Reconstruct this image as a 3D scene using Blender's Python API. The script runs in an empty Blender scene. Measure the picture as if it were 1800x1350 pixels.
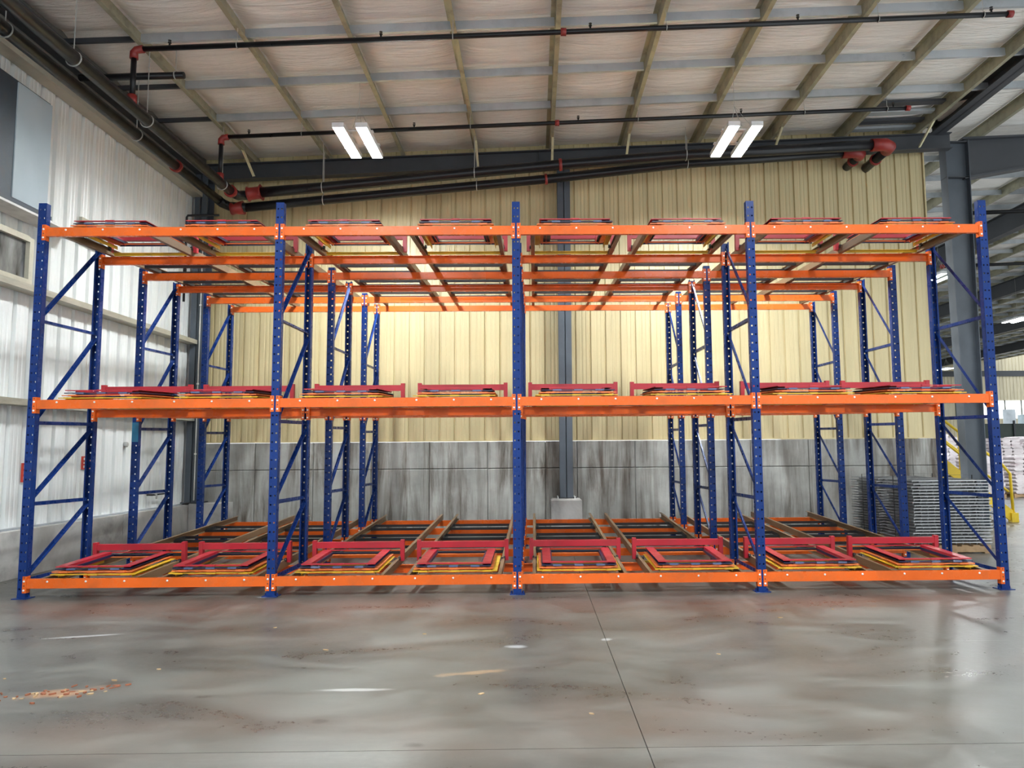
import bpy, math, random
from mathutils import Vector, Matrix
random.seed(7)
S = bpy.context.scene
COL = S.collection
R = math.radians

# ------------------------------------------------------------------ camera
F_PX, CX, CY = 1300.0, 954.0, 676.0
cam_d = bpy.data.cameras.new('camera'); cam = bpy.data.objects.new('camera', cam_d); COL.objects.link(cam)
pi_, ya_, ro_ = .0917, .0121, -.0074
fw = Vector((math.sin(ya_)*math.cos(pi_), math.cos(ya_)*math.cos(pi_), math.sin(pi_)))
r0 = Vector((math.cos(ya_), -math.sin(ya_), 0)); u0 = r0.cross(fw)
r1 = r0*math.cos(ro_) + u0*math.sin(ro_); u1 = u0*math.cos(ro_) - r0*math.sin(ro_)
M = Matrix.Identity(4)
for i in range(3):
    M[i][0], M[i][1], M[i][2] = r1[i], u1[i], -fw[i]
M[0][3], M[1][3], M[2][3] = 5.76, -8.572, 1.591
cam.matrix_world = M
cam_d.sensor_fit = 'HORIZONTAL'; cam_d.sensor_width = 36.0; cam_d.lens = 36.0*F_PX/1800.0
cam_d.shift_x = -(CX-900.0)/1800.0; cam_d.shift_y = (CY-675.0)/1800.0
cam_d.clip_start = .05; cam_d.clip_end = 400
S.camera = cam

# ------------------------------------------------------------------ world, exposure
w = bpy.data.worlds.new('world'); S.world = w; w.use_nodes = True
w.node_tree.nodes['Background'].inputs[0].default_value = (.90, .97, 1.0, 1)
w.node_tree.nodes['Background'].inputs[1].default_value = .66
S.view_settings.view_transform = 'Standard'; S.view_settings.look = 'None'
S.view_settings.gamma = 1.0; S.view_settings.use_curve_mapping = False
S.view_settings.exposure = 1.5
LAMP = 168.0                     # emission of the high-bay strips
S.cycles.max_bounces = 10; S.cycles.diffuse_bounces = 7; S.cycles.glossy_bounces = 4
S.cycles.sample_clamp_indirect = 6.0

# ------------------------------------------------------------------ materials
def new_mat(name):
    m = bpy.data.materials.new(name); m.use_nodes = True
    nt = m.node_tree; b = nt.nodes['Principled BSDF']
    return m, nt, b
def N(nt, t, **kw):
    n = nt.nodes.new(t)
    for k, v in kw.items():
        if k in ('operation', 'blend_type', 'data_type', 'noise_dimensions', 'interpolation_type'): setattr(n, k, v)
        else: n.inputs[k].default_value = v
    return n
def L(nt, a, b): nt.links.new(a, b)
def coords(nt, scale=(1, 1, 1), kind='Object'):
    tc = N(nt, 'ShaderNodeTexCoord'); mp = N(nt, 'ShaderNodeMapping'); mp.inputs['Scale'].default_value = scale
    if kind == 'World':
        g = N(nt, 'ShaderNodeNewGeometry'); L(nt, g.outputs['Position'], mp.inputs[0])
    else: L(nt, tc.outputs[kind], mp.inputs[0])
    return mp.outputs[0]
def noise(nt, vec, scale, detail=4, rough=.55, dist=0):
    n = N(nt, 'ShaderNodeTexNoise'); n.inputs['Scale'].default_value = scale
    n.inputs['Detail'].default_value = detail; n.inputs['Roughness'].default_value = rough; n.inputs['Distortion'].default_value = dist
    L(nt, vec, n.inputs['Vector']); return n.outputs['Fac']
def ramp(nt, fac, stops):
    r = nt.nodes.new('ShaderNodeValToRGB'); e = r.color_ramp.elements
    while len(e) < len(stops): e.new(.5)
    for i, (p, c) in enumerate(stops):
        e[i].position = p; e[i].color = c if len(c) == 4 else (*c, 1)
    L(nt, fac, r.inputs[0]); return r.outputs[0]
def mix(nt, fac, a, b, mode='MIX'):
    n = nt.nodes.new('ShaderNodeMix'); n.data_type = 'RGBA'; n.blend_type = mode
    for s, v in ((0, fac), (6, a), (7, b)):
        if hasattr(v, 'links') or isinstance(v, bpy.types.NodeSocket): L(nt, v, n.inputs[s])
        elif s == 0: n.inputs[0].default_value = v
        else: n.inputs[s].default_value = (*v, 1) if len(v) == 3 else v
    return n.outputs[2]
def bump(nt, b, h, strength=.3, dist=.01):
    n = N(nt, 'ShaderNodeBump'); n.inputs['Strength'].default_value = strength; n.inputs['Distance'].default_value = dist
    L(nt, h, n.inputs['Height']); L(nt, n.outputs[0], b.inputs['Normal'])
def paint(name, c, rough=.38, dirt=(.12, .09, .07), amt=.35, metal=0, spec=.5, scale=6, stretch=(1, 1, 1), coat=0):
    m, nt, b = new_mat(name); v = coords(nt, stretch, 'World')
    n1 = noise(nt, v, scale, 6, .65); f = ramp(nt, n1, [(.48, (0, 0, 0)), (.8, (amt,)*3)])
    n2 = noise(nt, v, scale*.35, 3); vv = ramp(nt, n2, [(.3, (.82,)*3), (.7, (1.08,)*3)])
    base = mix(nt, 1.0, c, vv, 'MULTIPLY'); L(nt, mix(nt, f, base, dirt), b.inputs['Base Color'])
    rr = ramp(nt, n1, [(.3, (rough*.8,)*3), (.8, (min(1, rough*1.4),)*3)]); L(nt, rr, b.inputs['Roughness'])
    b.inputs['Metallic'].default_value = metal; b.inputs['Specular IOR Level'].default_value = spec
    b.inputs['Coat Weight'].default_value = coat
    return m
def emit(name, c, s):
    m, nt, b = new_mat(name); b.inputs['Base Color'].default_value = (.9, .9, .9, 1)
    b.inputs['Emission Color'].default_value = (*c, 1); b.inputs['Emission Strength'].default_value = s
    return m

MT = {}
MT['blue'] = paint('blue_paint', (.009, .032, .155), .27, (.03, .04, .07), .3, spec=.14)
MT['blue_patch'] = paint('teal_paint', (.01, .16, .30), .35, amt=.2)
MT['orange'] = paint('orange_paint', (.72, .125, .018), .26, (.22, .08, .03), .45, scale=4, spec=.25)
MT['orange_cart'] = paint('orange_cart_paint', (.72, .17, .04), .42, (.16, .08, .04), .5)
MT['red'] = paint('red_cart_paint', (.42, .016, .030), .36, (.16, .03, .03), .4)
MT['navy'] = paint('navy_cart_paint', (.009, .015, .055), .36, (.02, .02, .03), .4)
MT['bluetab'] = paint('blue_tab_paint', (.07, .11, .22), .4, (.2, .2, .25), .6)
MT['yellow'] = paint('yellow_cart_paint', (.70, .42, .022), .42, (.18, .12, .04), .5)
MT['safety'] = paint('yellow_rail_paint', (.85, .58, .02), .4, amt=.2)
MT['rail'] = paint('brown_rail_steel', (.24, .155, .085), .45, (.05, .035, .025), .7, metal=.25, scale=5, stretch=(1, .2, 1))
MT['black'] = paint('black_tie_steel', (.016, .016, .018), .42, (.05, .05, .05), .3)
MT['bolt'] = paint('zinc_bolt', (.85, .84, .80), .32, amt=.1, metal=.35)
MT['wheel'] = paint('black_wheel', (.02, .02, .02), .5, amt=.2)
MT['pipe'] = paint('black_pipe', (.007, .007, .009), .34, (.03, .028, .026), .3, spec=.35)
MT['fitting'] = paint('red_fitting', (.27, .022, .018), .45, (.07, .02, .02), .5)
MT['rod'] = paint('zinc_rod', (.5, .5, .48), .4, metal=.5, amt=.2)
MT['galv'] = paint('galvanized_strip', (.52, .56, .60), .34, (.2, .22, .24), .5, metal=.55, scale=2)
MT['purlin'] = paint('galvanized_purlin', (.42, .40, .29), .45, (.13, .13, .12), .9, metal=.45, scale=3)
MT['girt'] = paint('galvanized_girt', (.50, .48, .40), .42, (.2, .18, .13), .6, metal=.35, scale=2.5, stretch=(1, .5, 2))
MT['steel'] = paint('grey_structural_steel', (.040, .044, .052), .48, (.075, .075, .08), .5, scale=2)
MT['steelblue'] = paint('grey_blue_column_paint', (.075, .09, .11), .42, (.04, .045, .05), .5, scale=1.5)
MT['tan'] = paint('tan_wall_sheet', (.58, .485, .275), .42, (.42, .33, .17), .2, scale=1.3, stretch=(3, 3, .35))
MT['white_sheet'] = paint('white_wall_sheet', (.80, .82, .81), .38, (.55, .55, .52), .22, scale=.8, stretch=(2, 3, .4))
MT['hood'] = paint('pale_blue_hood', (.42, .50, .55), .4, (.3, .36, .4), .3, scale=1.5)
MT['hooddark'] = paint('dark_blue_hood', (.035, .05, .07), .45)
MT['trim'] = paint('pale_trim', (.60, .57, .46), .45, (.3, .27, .2), .4)
MT['eave_shade'] = paint('eave_shade_grey', (.13, .125, .115), .7, (.05, .05, .05), .6, scale=3)  # mottled dark grey, stands in for the shade under the eave
MT['brace'] = paint('cream_brace', (.66, .62, .42), .45, (.25, .22, .15), .5)
MT['cream_sheet'] = paint('cream_sheet', (.70, .62, .44), .5, scale=1, stretch=(3, 3, .4))
MT['wire'] = paint('shaded_zinc_wire', (.30, .31, .32), .4, (.15, .15, .15), .5, metal=.5)  # zinc toned down, shade between stacked decks is in the colour
MT['shade_wire'] = paint('shaded_zinc', (.10, .105, .11), .5, metal=.4)  # darkest zinc copy, paints the shaded gaps at the channels
MT['lit_wire'] = paint('lit_zinc', (.70, .71, .72), .3, (.4, .4, .4), .4, metal=.2)  # lighter zinc copy, front edges coloured as if catching the light
MT['wood'] = paint('pallet_wood', (.40, .26, .14), .75, (.15, .09, .05), .6, scale=9)
MT['chip'] = paint('wood_chip', (.45, .31, .17), .8)
MT['rust_chip'] = paint('rust_chip', (.26, .085, .04), .8)
MT['sack'] = paint('wrapped_sacks', (.62, .57, .58), .3, (.20, .10, .12), .95, scale=2.2, stretch=(1, 1, 4))
MT['carton'] = paint('brown_carton', (.50, .36, .22), .7, (.3, .2, .12), .4)
MT['signred'] = paint('sign_red', (.55, .05, .03), .5)
MT['signwhite'] = paint('sign_white', (.8, .8, .78), .5)
MT['lens'] = emit('led_lens', (.93, .985, 1.0), LAMP)
MT['lamp_body'] = paint('lamp_housing', (.75, .75, .75), .4, amt=.1)
MT['day'] = emit('daylight_pane', (1.0, .98, .94), 1.6)
MT['dark'] = paint('dark_machine', (.03, .05, .04), .5)
m, nt, b = new_mat('dark_pane'); b.inputs['Roughness'].default_value = .12
L(nt, ramp(nt, noise(nt, coords(nt, (1, 2.5, .8), 'World'), 1.6, 4), [(.35, (.02, .022, .025)), (.7, (.28, .29, .30))]), b.inputs['Base Color'])
MT['pane'] = m

# insulation facing
m, nt, b = new_mat('insulation_facing'); v = coords(nt, (1, 1, 1), 'World')
n1 = noise(nt, v, .9, 5); n2 = noise(nt, coords(nt, (.8, 7, .8), 'World'), 1.6, 6, .6, 1.2); n3 = noise(nt, coords(nt, (1.2, 3.5, 1), 'World'), 5, 4, .6, .8)
c = ramp(nt, n1, [(.3, (.90, .86, .82)), (.7, (.95, .93, .90))]); c = mix(nt, ramp(nt, n3, [(.62, (0,)*3), (.8, (.25,)*3)]), c, (.55, .48, .43))
L(nt, c, b.inputs['Base Color']); b.inputs['Roughness'].default_value = .5
bump(nt, b, n2, .9, .09); MT['insul'] = m

# concrete wall: vertical run-off stains
m, nt, b = new_mat('stained_concrete_wall'); v = coords(nt, (1, 1, 1), 'World')
base = ramp(nt, noise(nt, v, 1.7, 6, .6), [(.3, (.27, .268, .25)), (.7, (.42, .42, .395))])
st = noise(nt, coords(nt, (2.6, 2.6, .22), 'World'), 1.6, 8, .68, .4)
msk = noise(nt, coords(nt, (.5, .5, .5), 'World'), .9, 2)
stf = ramp(nt, st, [(.42, (0,)*3), (.62, (.95,)*3)]); stf = mix(nt, 1, stf, ramp(nt, msk, [(.35, (.35,)*3), (.55, (1,)*3)]), 'MULTIPLY')
c = mix(nt, stf, base, (.085, .066, .050)); lt = ramp(nt, noise(nt, coords(nt, (6, 6, .5), 'World'), 1.9, 6, .7), [(.60, (0,)*3), (.75, (.5,)*3)])
L(nt, mix(nt, lt, c, (.55, .54, .50)), b.inputs['Base Color']); b.inputs['Roughness'].default_value = .8
bump(nt, b, noise(nt, v, 30, 5), .15, .01); MT['concrete'] = m
# plain sill concrete
m, nt, b = new_mat('sill_concrete'); v = coords(nt, (1, 1, 1), 'World')
c = ramp(nt, noise(nt, v, 1.3, 6, .65, .5), [(.32, (.27, .26, .25)), (.5, (.44, .43, .41)), (.72, (.56, .55, .53))])
L(nt, c, b.inputs['Base Color']); b.inputs['Roughness'].default_value = .75
bump(nt, b, noise(nt, v, 25, 5), .15, .01); MT['sill'] = m

# polished floor
m, nt, b = new_mat('polished_concrete_floor'); v = coords(nt, (1, 1, 1), 'World')
big = noise(nt, v, .32, 4, .6, .3); mid = noise(nt, coords(nt, (.55, 1.3, 1), 'World'), 1.5, 8, .68, .6); fine = noise(nt, v, 16, 8, .75)
c = ramp(nt, big, [(.3, (.066, .064, .058)), (.7, (.118, .117, .108))])
c = mix(nt, .85, c, ramp(nt, mid, [(.36, (.60, .56, .51)), (.5, (1, 1, .98)), (.64, (1.5, 1.52, 1.5))]), 'MULTIPLY')
c = mix(nt, .7, c, ramp(nt, fine, [(.3, (.72,)*3), (.7, (1.3,)*3)]), 'MULTIPLY')
warm = noise(nt, coords(nt, (.5, .9, 1), 'World'), .7, 4, .6); c = mix(nt, ramp(nt, warm, [(.5, (0,)*3), (.72, (.4,)*3)]), c, (.16, .105, .08))
sc = noise(nt, coords(nt, (.35, 9, 1), 'World'), 1.1, 9, .72, .15); c = mix(nt, ramp(nt, sc, [(.635, (0,)*3), (.72, (.42,)*3)]), c, (.42, .42, .41))
def spot(c, x, y, rx, ry, col, amt, ang=0, edge=.35, wob=1.0):
    mp = N(nt, 'ShaderNodeMapping'); mp.vector_type = 'TEXTURE'
    mp.inputs['Location'].default_value = (x, y, 0); mp.inputs['Rotation'].default_value = (0, 0, ang); mp.inputs['Scale'].default_value = (rx, ry, 1)
    g = N(nt, 'ShaderNodeNewGeometry')
    wv = N(nt, 'ShaderNodeTexNoise'); wv.inputs['Scale'].default_value = 7; wv.inputs['Detail'].default_value = 5; L(nt, g.outputs['Position'], wv.inputs['Vector'])
    L(nt, g.outputs['Position'], mp.inputs[0])
    ln = N(nt, 'ShaderNodeVectorMath', operation='LENGTH'); L(nt, mp.outputs[0], ln.inputs[0])
    ad = N(nt, 'ShaderNodeMath', operation='MULTIPLY_ADD'); L(nt, wv.outputs['Fac'], ad.inputs[0]); ad.inputs[1].default_value = wob; L(nt, ln.outputs['Value'], ad.inputs[2])
    o = wob*.5
    f = ramp(nt, ad.outputs[0], [(min(.98, .45+o*.5), (amt,)*3), (min(1, .45+o*.5+edge), (0,)*3)])
    return mix(nt, f, c, col)
for x, y, rx, ry, a_ in ((3.57, -3.49, .16, .09, .2), (4.47, -3.97, .13, .10, 0), (5.1, -4.35, .12, .08, 0), (2.81, -3.16, .22, .1, .3)):
    c = spot(c, x, y, rx, ry, (.05, .04, .033), .85, a_)
c = spot(c, 2.55, -3.40, .55, .22, (.36, .20, .11), .7, .35, .5)
c = spot(c, 5.3, -3.02, .75, .10, (.36, .24, .14), .6, .22, .5)
c = spot(c, 4.52, -3.38, .42, .05, (.42, .42, .41), .8, 0, .4, .5)
c = spot(c, 1.75, -1.80, .5, .05, (.45, .46, .47), .8, .25, .4, .6)
c = spot(c, 5.6, -2.3, .15, .08, (.45, .46, .47), .7, 0, .4, .6)
c = spot(c, 6.36, -2.1, .12, .10, (.5, .5, .5), .7, 0, .4, 1.2)
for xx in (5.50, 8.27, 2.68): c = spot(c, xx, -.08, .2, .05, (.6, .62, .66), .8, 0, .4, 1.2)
L(nt, c, b.inputs['Base Color'])
rr = mix(nt, .5, ramp(nt, mid, [(.36, (.20,)*3), (.64, (.48,)*3)]), ramp(nt, fine, [(.3, (.24,)*3), (.75, (.5,)*3)])); L(nt, rr, b.inputs['Roughness'])
b.inputs['Specular IOR Level'].default_value = .6
bump(nt, b, fine, .06, .006); MT['floor'] = m

# ------------------------------------------------------------------ mesh helpers
class MB:
    def __init__(s): s.v = []; s.f = []
    def add(s, vs, fs):
        o = len(s.v); s.v += [tuple(p) for p in vs]; s.f += [tuple(i+o for i in f) for f in fs]; return s
    def box(s, x0, x1, y0, y1, z0, z1):
        return s.add([(x0, y0, z0), (x1, y0, z0), (x1, y1, z0), (x0, y1, z0), (x0, y0, z1), (x1, y0, z1), (x1, y1, z1), (x0, y1, z1)],
                     [(0, 3, 2, 1), (4, 5, 6, 7), (0, 1, 5, 4), (1, 2, 6, 5), (2, 3, 7, 6), (3, 0, 4, 7)])
    def bar(s, a, b, wd, ht, up=(0, 0, 1)):          # solid rectangular bar from a to b
        a, b = Vector(a), Vector(b); d = (b-a).normalized(); up = Vector(up)
        if abs(d.dot(up)) > .98: up = Vector((0, 1, 0))
        x = d.cross(up).normalized()*wd/2; z = x.cross(d).normalized()*ht/2
        vs = [a-x-z, a+x-z, a+x+z, a-x+z, b-x-z, b+x-z, b+x+z, b-x+z]
        return s.add(vs, [(0, 1, 2, 3), (7, 6, 5, 4), (0, 4, 5, 1), (1, 5, 6, 2), (2, 6, 7, 3), (3, 7, 4, 0)])
    def tube(s, pts, r, n=12, caps=True):
        pts = [Vector(p) for p in pts]; rings = []
        prev = None
        for i, p in enumerate(pts):
            d = (pts[min(i+1, len(pts)-1)]-pts[max(i-1, 0)]).normalized()
            if prev is None:
                up = Vector((0, 0, 1)) if abs(d.z) < .9 else Vector((0, 1, 0)); x = d.cross(up).normalized()
            else: x = (prev - d*prev.dot(d)).normalized()
            prev = x; y = d.cross(x)
            rr = r[i] if isinstance(r, (list, tuple)) else r
            rings.append([p+(x*math.cos(2*math.pi*k/n)+y*math.sin(2*math.pi*k/n))*rr for k in range(n)])
        vs = [q for rg in rings for q in rg]; fs = []
        for i in range(len(rings)-1):
            for k in range(n): fs.append((i*n+k, i*n+(k+1) % n, (i+1)*n+(k+1) % n, (i+1)*n+k))
        if caps: fs += [tuple(reversed(range(n))), tuple((len(rings)-1)*n+k for k in range(n))]
        return s.add(vs, fs)
    def prism(s, prof, axis, a, b):                  # closed 2-D profile swept along an axis
        n = len(prof)
        def P(p, t): return (t, p[0], p[1]) if axis == 'x' else ((p[0], t, p[1]) if axis == 'y' else (p[0], p[1], t))
        vs = [P(p, a) for p in prof]+[P(p, b) for p in prof]
        fs = [(i, (i+1) % n, n+(i+1) % n, n+i) for i in range(n)]+[tuple(reversed(range(n))), tuple(range(n, 2*n))]
        return s.add(vs, fs)
    def mesh(s, name, mat, smooth=False):
        me = bpy.data.meshes.new(name); me.from_pydata(s.v, [], s.f); me.update()
        import bmesh
        bm = bmesh.new(); bm.from_mesh(me); bmesh.ops.recalc_face_normals(bm, faces=bm.faces); bm.to_mesh(me); bm.free()
        if smooth:
            me.polygons.foreach_set('use_smooth', [len(p.vertices) == 4 for p in me.polygons])
        me.materials.append(MT[mat] if isinstance(mat, str) else mat); return me
    def build(s, name, mat, parent=None, smooth=False):
        return put(name, s.mesh(name, mat, smooth), parent)
def put(name, me, parent=None, loc=None, rot=None):
    o = bpy.data.objects.new(name, me); COL.objects.link(o)
    if parent: o.parent = parent
    if loc: o.location = loc
    if rot: o.rotation_euler = rot
    return o
def tag(o, label=None, cat=None, group=None, kind=None):
    if label: o['label'] = label
    if cat: o['category'] = cat
    if group: o['group'] = group
    if kind: o['kind'] = kind
    return o
def thing(name, label, cat, loc=(0, 0, 0), group=None, kind=None, rot=None):
    o = bpy.data.objects.new(name, None); COL.objects.link(o); o.location = loc; o.empty_display_size = .1
    if rot: o.rotation_euler = rot
    return tag(o, label, cat, group, kind)
def chan(w_, h_, t):                                 # C profile: web at 0, flanges to +w
    return [(0, -h_/2), (w_, -h_/2), (w_, -h_/2+t), (t, -h_/2+t), (t, h_/2-t), (w_, h_/2-t), (w_, h_/2), (0, h_/2)]

# ------------------------------------------------------------------ setting: floor
YB = 6.8; XL = -1.25; XEND = 14.17
SL = .042
def z_ins(x): return 7.88+SL*x
def z_pur(x): return 7.64+SL*x
fl = thing('floor', 'grey polished concrete floor slabs with sawn joints', 'floor', kind='structure')
g = .005
xs = [XL-.3, 6.36, 18.6, 30.0, 62.0]; ys = [-10.0, -4.42, 7.2, 60.0]
for i in range(len(xs)-1):
    for j in range(len(ys)-1):
        if i >= 2 and j < 2: continue
        MB().box(xs[i]+g/2, xs[i+1]-g/2, ys[j]+g/2, ys[j+1]-g/2, -.15, 0).build('floor_slab', 'floor', fl)
MB().box(xs[0], xs[2], ys[0], ys[2], -.2, -.03).build('joint_filler', 'steel', fl)
MB().box(xs[0], xs[-1], ys[2], ys[-1], -.2, -.03).build('joint_filler', 'steel', fl)

# ------------------------------------------------------------------ setting: back wall
wb = thing('wall_back', 'tan ribbed metal wall above a stained concrete base', 'wall', kind='structure')
ce = [XL, .03, 1.22, 2.41, 3.60, 4.80, 5.99, 6.64, 7.84, 9.04, 10.24, 11.44, 12.64, 13.60, XEND]
for a, bb in zip(ce[:-1], ce[1:]):
    for z0, z1 in ((0, 1.27), (1.27, 1.83)):
        e = .008; q = random.uniform(-.003, .003)
        mb = MB(); x0, x1, zz0, zz1 = a+e/2, bb-e/2, z0+e/2, z1-e/2
        y0 = YB-.06+q; ch = .012
        mb.add([(x0, y0+ch, zz0), (x1, y0+ch, zz0), (x1, y0+ch, zz1), (x0, y0+ch, zz1), (x0+ch, y0, zz0+ch), (x1-ch, y0, zz0+ch), (x1-ch, y0, zz1-ch), (x0+ch, y0, zz1-ch),
                (x0, YB+.12, zz0), (x1, YB+.12, zz0), (x1, YB+.12, zz1), (x0, YB+.12, zz1)],
               [(4, 5, 6, 7), (0, 1, 5, 4), (1, 2, 6, 5), (2, 3, 7, 6), (3, 0, 4, 7), (0, 8, 9, 1), (1, 9, 10, 2), (2, 10, 11, 3), (3, 11, 8, 0), (8, 11, 10, 9)])
        mb.build('concrete_panel', 'concrete', wb)
MB().box(XL, XEND, YB-.02, YB+.1, .0, 1.80).build('joint_filler', 'steel', wb)
RB = .315
def ribbed(p0, p1, z0, zt, ax, face, sgn, mat, parent, name, gw=.022, gd=.034):
    """one corrugated sheet: ribs every RB, grooves set back; ax 'x' or 'y'; face coordinate, sgn = inward direction"""
    prof = []; t = p0
    while t < p1-.02:
        prof += [(t, -gd), (t+gw, -gd), (t+gw+.012, 0)]
        for q in (.12, .20): prof += [(t+q, 0), (t+q+.012, -.005), (t+q+.03, -.005), (t+q+.042, 0)]
        e = min(t+RB, p1); prof += [(e-.012, 0)]
        t += RB
    prof.append((p1, -gd))
    vs = []; fs = []; n = len(prof)
    for k, d in enumerate((0, .006)):
        for (u_, h_) in prof:
            f_ = face+sgn*(h_-d)
            for z in (z0, zt(u_)): vs.append((u_, f_, z) if ax == 'x' else (f_, u_, z))
    for i in range(n-1):
        fs.append((2*i, 2*i+2, 2*i+3, 2*i+1)); o = 2*n; fs.append((o+2*i, o+2*i+1, o+2*i+3, o+2*i+2))
    fs += [(0, 1, 2*n+1, 2*n), (2*n-2, 2*n-1, 4*n-1, 4*n-2)]
    return MB().add(vs, fs).build(name, mat, parent)
x = XL; wpan = 3*RB
while x < XEND-.01:
    x2 = min(x+wpan, XEND); ribbed(x, x2, 1.84, lambda u_: z_ins(u_)+.12, 'x', YB, -1, 'tan', wb, 'wall_sheet'); x = x2
MB().box(XL, XEND+.03, YB-.035, YB-.002, 1.832, 1.855).build('base_flashing', 'tan', wb)
MB().box(XEND, XEND+.03, YB-.04, YB+.16, 1.84, z_ins(XEND)).build('end_flashing', 'tan', wb)
MB().box(XL, XEND, YB+.06, YB+.14, 1.84, 8.6).build('wall_backing', 'steel', wb)

# ------------------------------------------------------------------ setting: left wall
wl = thing('wall_left', 'white ribbed metal wall on a low concrete curb', 'wall', kind='structure')
y = -10.0
while y < YB-.01:
    y2 = min(y+wpan, YB)
    ribbed(y, y2, .60, lambda u_: 7.95, 'y', XL, 1, 'white_sheet', wl, 'wall_sheet', .062, .05); y = y2
MB().box(XL-.12, XL-.06, -10, YB+.14, 0, 8.1).build('wall_backing', 'white_sheet', wl)
for y0, y1 in ((-10, -2.5), (-2.5, 3.9), (3.9, YB-.55)):
    MB().box(XL-.05, -1.05, y0+.004, y1-.004, 0, .615).build('concrete_curb', 'sill', wl)
MB().box(XL, -1.18, -10, YB-.5, .615, .64).build('base_flashing', 'galv', wl)
for z0 in (2.27, 3.82, 6.88):
    for y0, y1 in ((-10, -7.6), (-7.6, 0.1), (0.1, 6.35)):
        MB().prism([(XL+.004, z0), (-1.03, z0), (-1.03, z0+.085), (-1.036, z0+.085), (-1.036, z0+.006), (XL+.010, z0+.006), (XL+.010, z0+.07), (XL+.004, z0+.07)], 'y', y0+.003, y1-.003).build('wall_girt', 'girt', wl)
MB().box(XL+.01, -1.19, -10, YB-.03, 6.98, 7.86).build('eave_shade_sheet', 'eave_shade', wl)  # added dark sheet over the upper wall, eave shade put into its colour
MB().box(XL+.07, -1.0, -10, 6.4, 7.36, 7.60).build('eave_strut', 'steel', wl)
# window with dark pane under the hood
wi = thing('window_1', 'dark hazy wall window in a pale frame at far left', 'window', (0, 0, 0), kind='structure')
MB().box(XL+.005, XL+.05, -1.6, 1.44, 4.00, 4.52).build('window_pane', 'pane', wi)
mbw = MB(); mbw.box(XL, -1.14, 1.44, 1.52, 3.94, 4.58); mbw.box(XL, -1.14, -1.7, 1.44, 4.52, 4.60); mbw.box(XL, -1.14, -1.7, 1.44, 3.92, 4.0); mbw.build('window_frame', 'trim', wi)

# ------------------------------------------------------------------ setting: ceiling
cl = thing('ceiling', 'low-slope roof of white insulation cells between galvanized purlins', 'ceiling', kind='structure')
PX = [-.06+1.545*n for n in range(-1, 32)]
SY = [-6.6, -5.27, -3.95, -2.65, -1.3, .05, .62, 1.95, 3.35, 4.58]
SY = [-8.68+1.33*k for k in range(0, 6)]+[-.70, .62, 1.95, 3.36, 4.58]
def cell(x0, x1, y0, y1, n, rnd):
    mb = MB(); vs = []; sag = rnd.uniform(.07, .13)
    kx = rnd.uniform(0, 6)
    for i in range(n+1):
        for j in range(n+1):
            u_, v_ = i/n, j/n
            s_ = (4*u_*(1-u_))**.55*(4*v_*(1-v_))**.5*sag+.012*math.sin(9*v_+kx+2*u_)*(4*v_*(1-v_))*(4*u_*(1-u_))
            xx = x0+(x1-x0)*u_; vs.append((xx, y0+(y1-y0)*v_, z_ins(xx)+.03-s_))
    fs = [(i*(n+1)+j, i*(n+1)+j+1, (i+1)*(n+1)+j+1, (i+1)*(n+1)+j) for i in range(n) for j in range(n)]
    # quilt thickness
    o = len(vs); q = n+1
    vs += [(x0, y0, z_ins(x0)+.1), (x1, y0, z_ins(x1)+.1), (x1, y1, z_ins(x1)+.1), (x0, y1, z_ins(x0)+.1)]
    fs.append((o, o+3, o+2, o+1))
    mb.add(vs, fs); return mb
rnd = random.Random(3)
xc = [XL-.05]+[p for p in PX if p > -.5]
far = MB()
ye = [-10.0]+SY+[YB]
for a, bb in zip(xc[:-1], xc[1:]):
    for c0, c1 in zip(ye[:-1], ye[1:]):
        if a > 18.0: continue
        mb = cell(a, bb, c0, c1, 8 if c0 > -.8 else 3, rnd)
        if c0 > -.8 and a < 16: mb.build('insulation_cell', 'insul', cl, True)
        else: far.add(mb.v, mb.f)
fy = [YB+1.33*k for k in range(0, 41)]
for a, bb in zip(xc[:-1], xc[1:]):
    if bb < 13.5: continue
    for c0, c1 in zip(fy[:-1], fy[1:]):
        mb = cell(a, bb, c0, c1, 3, rnd); far.add(mb.v, mb.f)
tag(far.build('insulation_blanket', 'insul', cl, True), kind='stuff')
def zpur(x0, ya, yb, parent, mat='purlin'):
    z0 = z_pur(x0); t = .006; h = .215; fz = .072
    prof = [(x0, z0), (x0+fz, z0), (x0+fz, z0+.018), (x0+fz-t, z0+.018), (x0+fz-t, z0+t), (x0+t, z0+t), (x0+t, z0+h), (x0-fz, z0+h), (x0-fz, z0+h-t), (x0, z0+h-t)]
    return MB().prism(prof, 'y', ya, yb).build('purlin', mat, parent)
for p in PX:
    if p < -.5: continue
    if p < 13.9:
        zpur(p, -10, -1.1, cl); zpur(p, -1.11, YB, cl)
    else:
        if p < 18.6: zpur(p, -10, YB, cl)
        zpur(p, YB, 60, cl)
stp = MB().prism([(0, 0), (.05, 0), (.05, .006), (.006, .006), (.006, .135), (0, .135)], 'x', 0, 1.0).mesh('bridging_strip', 'galv')
def strip(x0, x1, yy):
    o = put('bridging_strip', stp, cl, (x0, yy, z_pur(x0)+.055)); o.scale = (x1-x0, 1, 1); o.rotation_euler = (0, -math.atan(SL), 0)
fstr = MB()
for a, bb in zip(xc[1:-1], xc[2:]):
    for yy in SY:
        if a > 18.0: continue
        if yy > -.8 and a < 16: strip(a+.02, bb-.01, yy+random.uniform(-.02, .02))
        else: fstr.bar((a+.02, yy, z_pur(a)+.12), (bb-.01, yy, z_pur(bb)+.12), .05, .13)
    if bb > 13.5:
        for yy in fy[1:]: fstr.bar((a+.02, yy, z_pur(a)+.12), (bb-.01, yy, z_pur(bb)+.12), .05, .13)
tag(fstr.build('bridging', 'galv', cl), kind='stuff')
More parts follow.
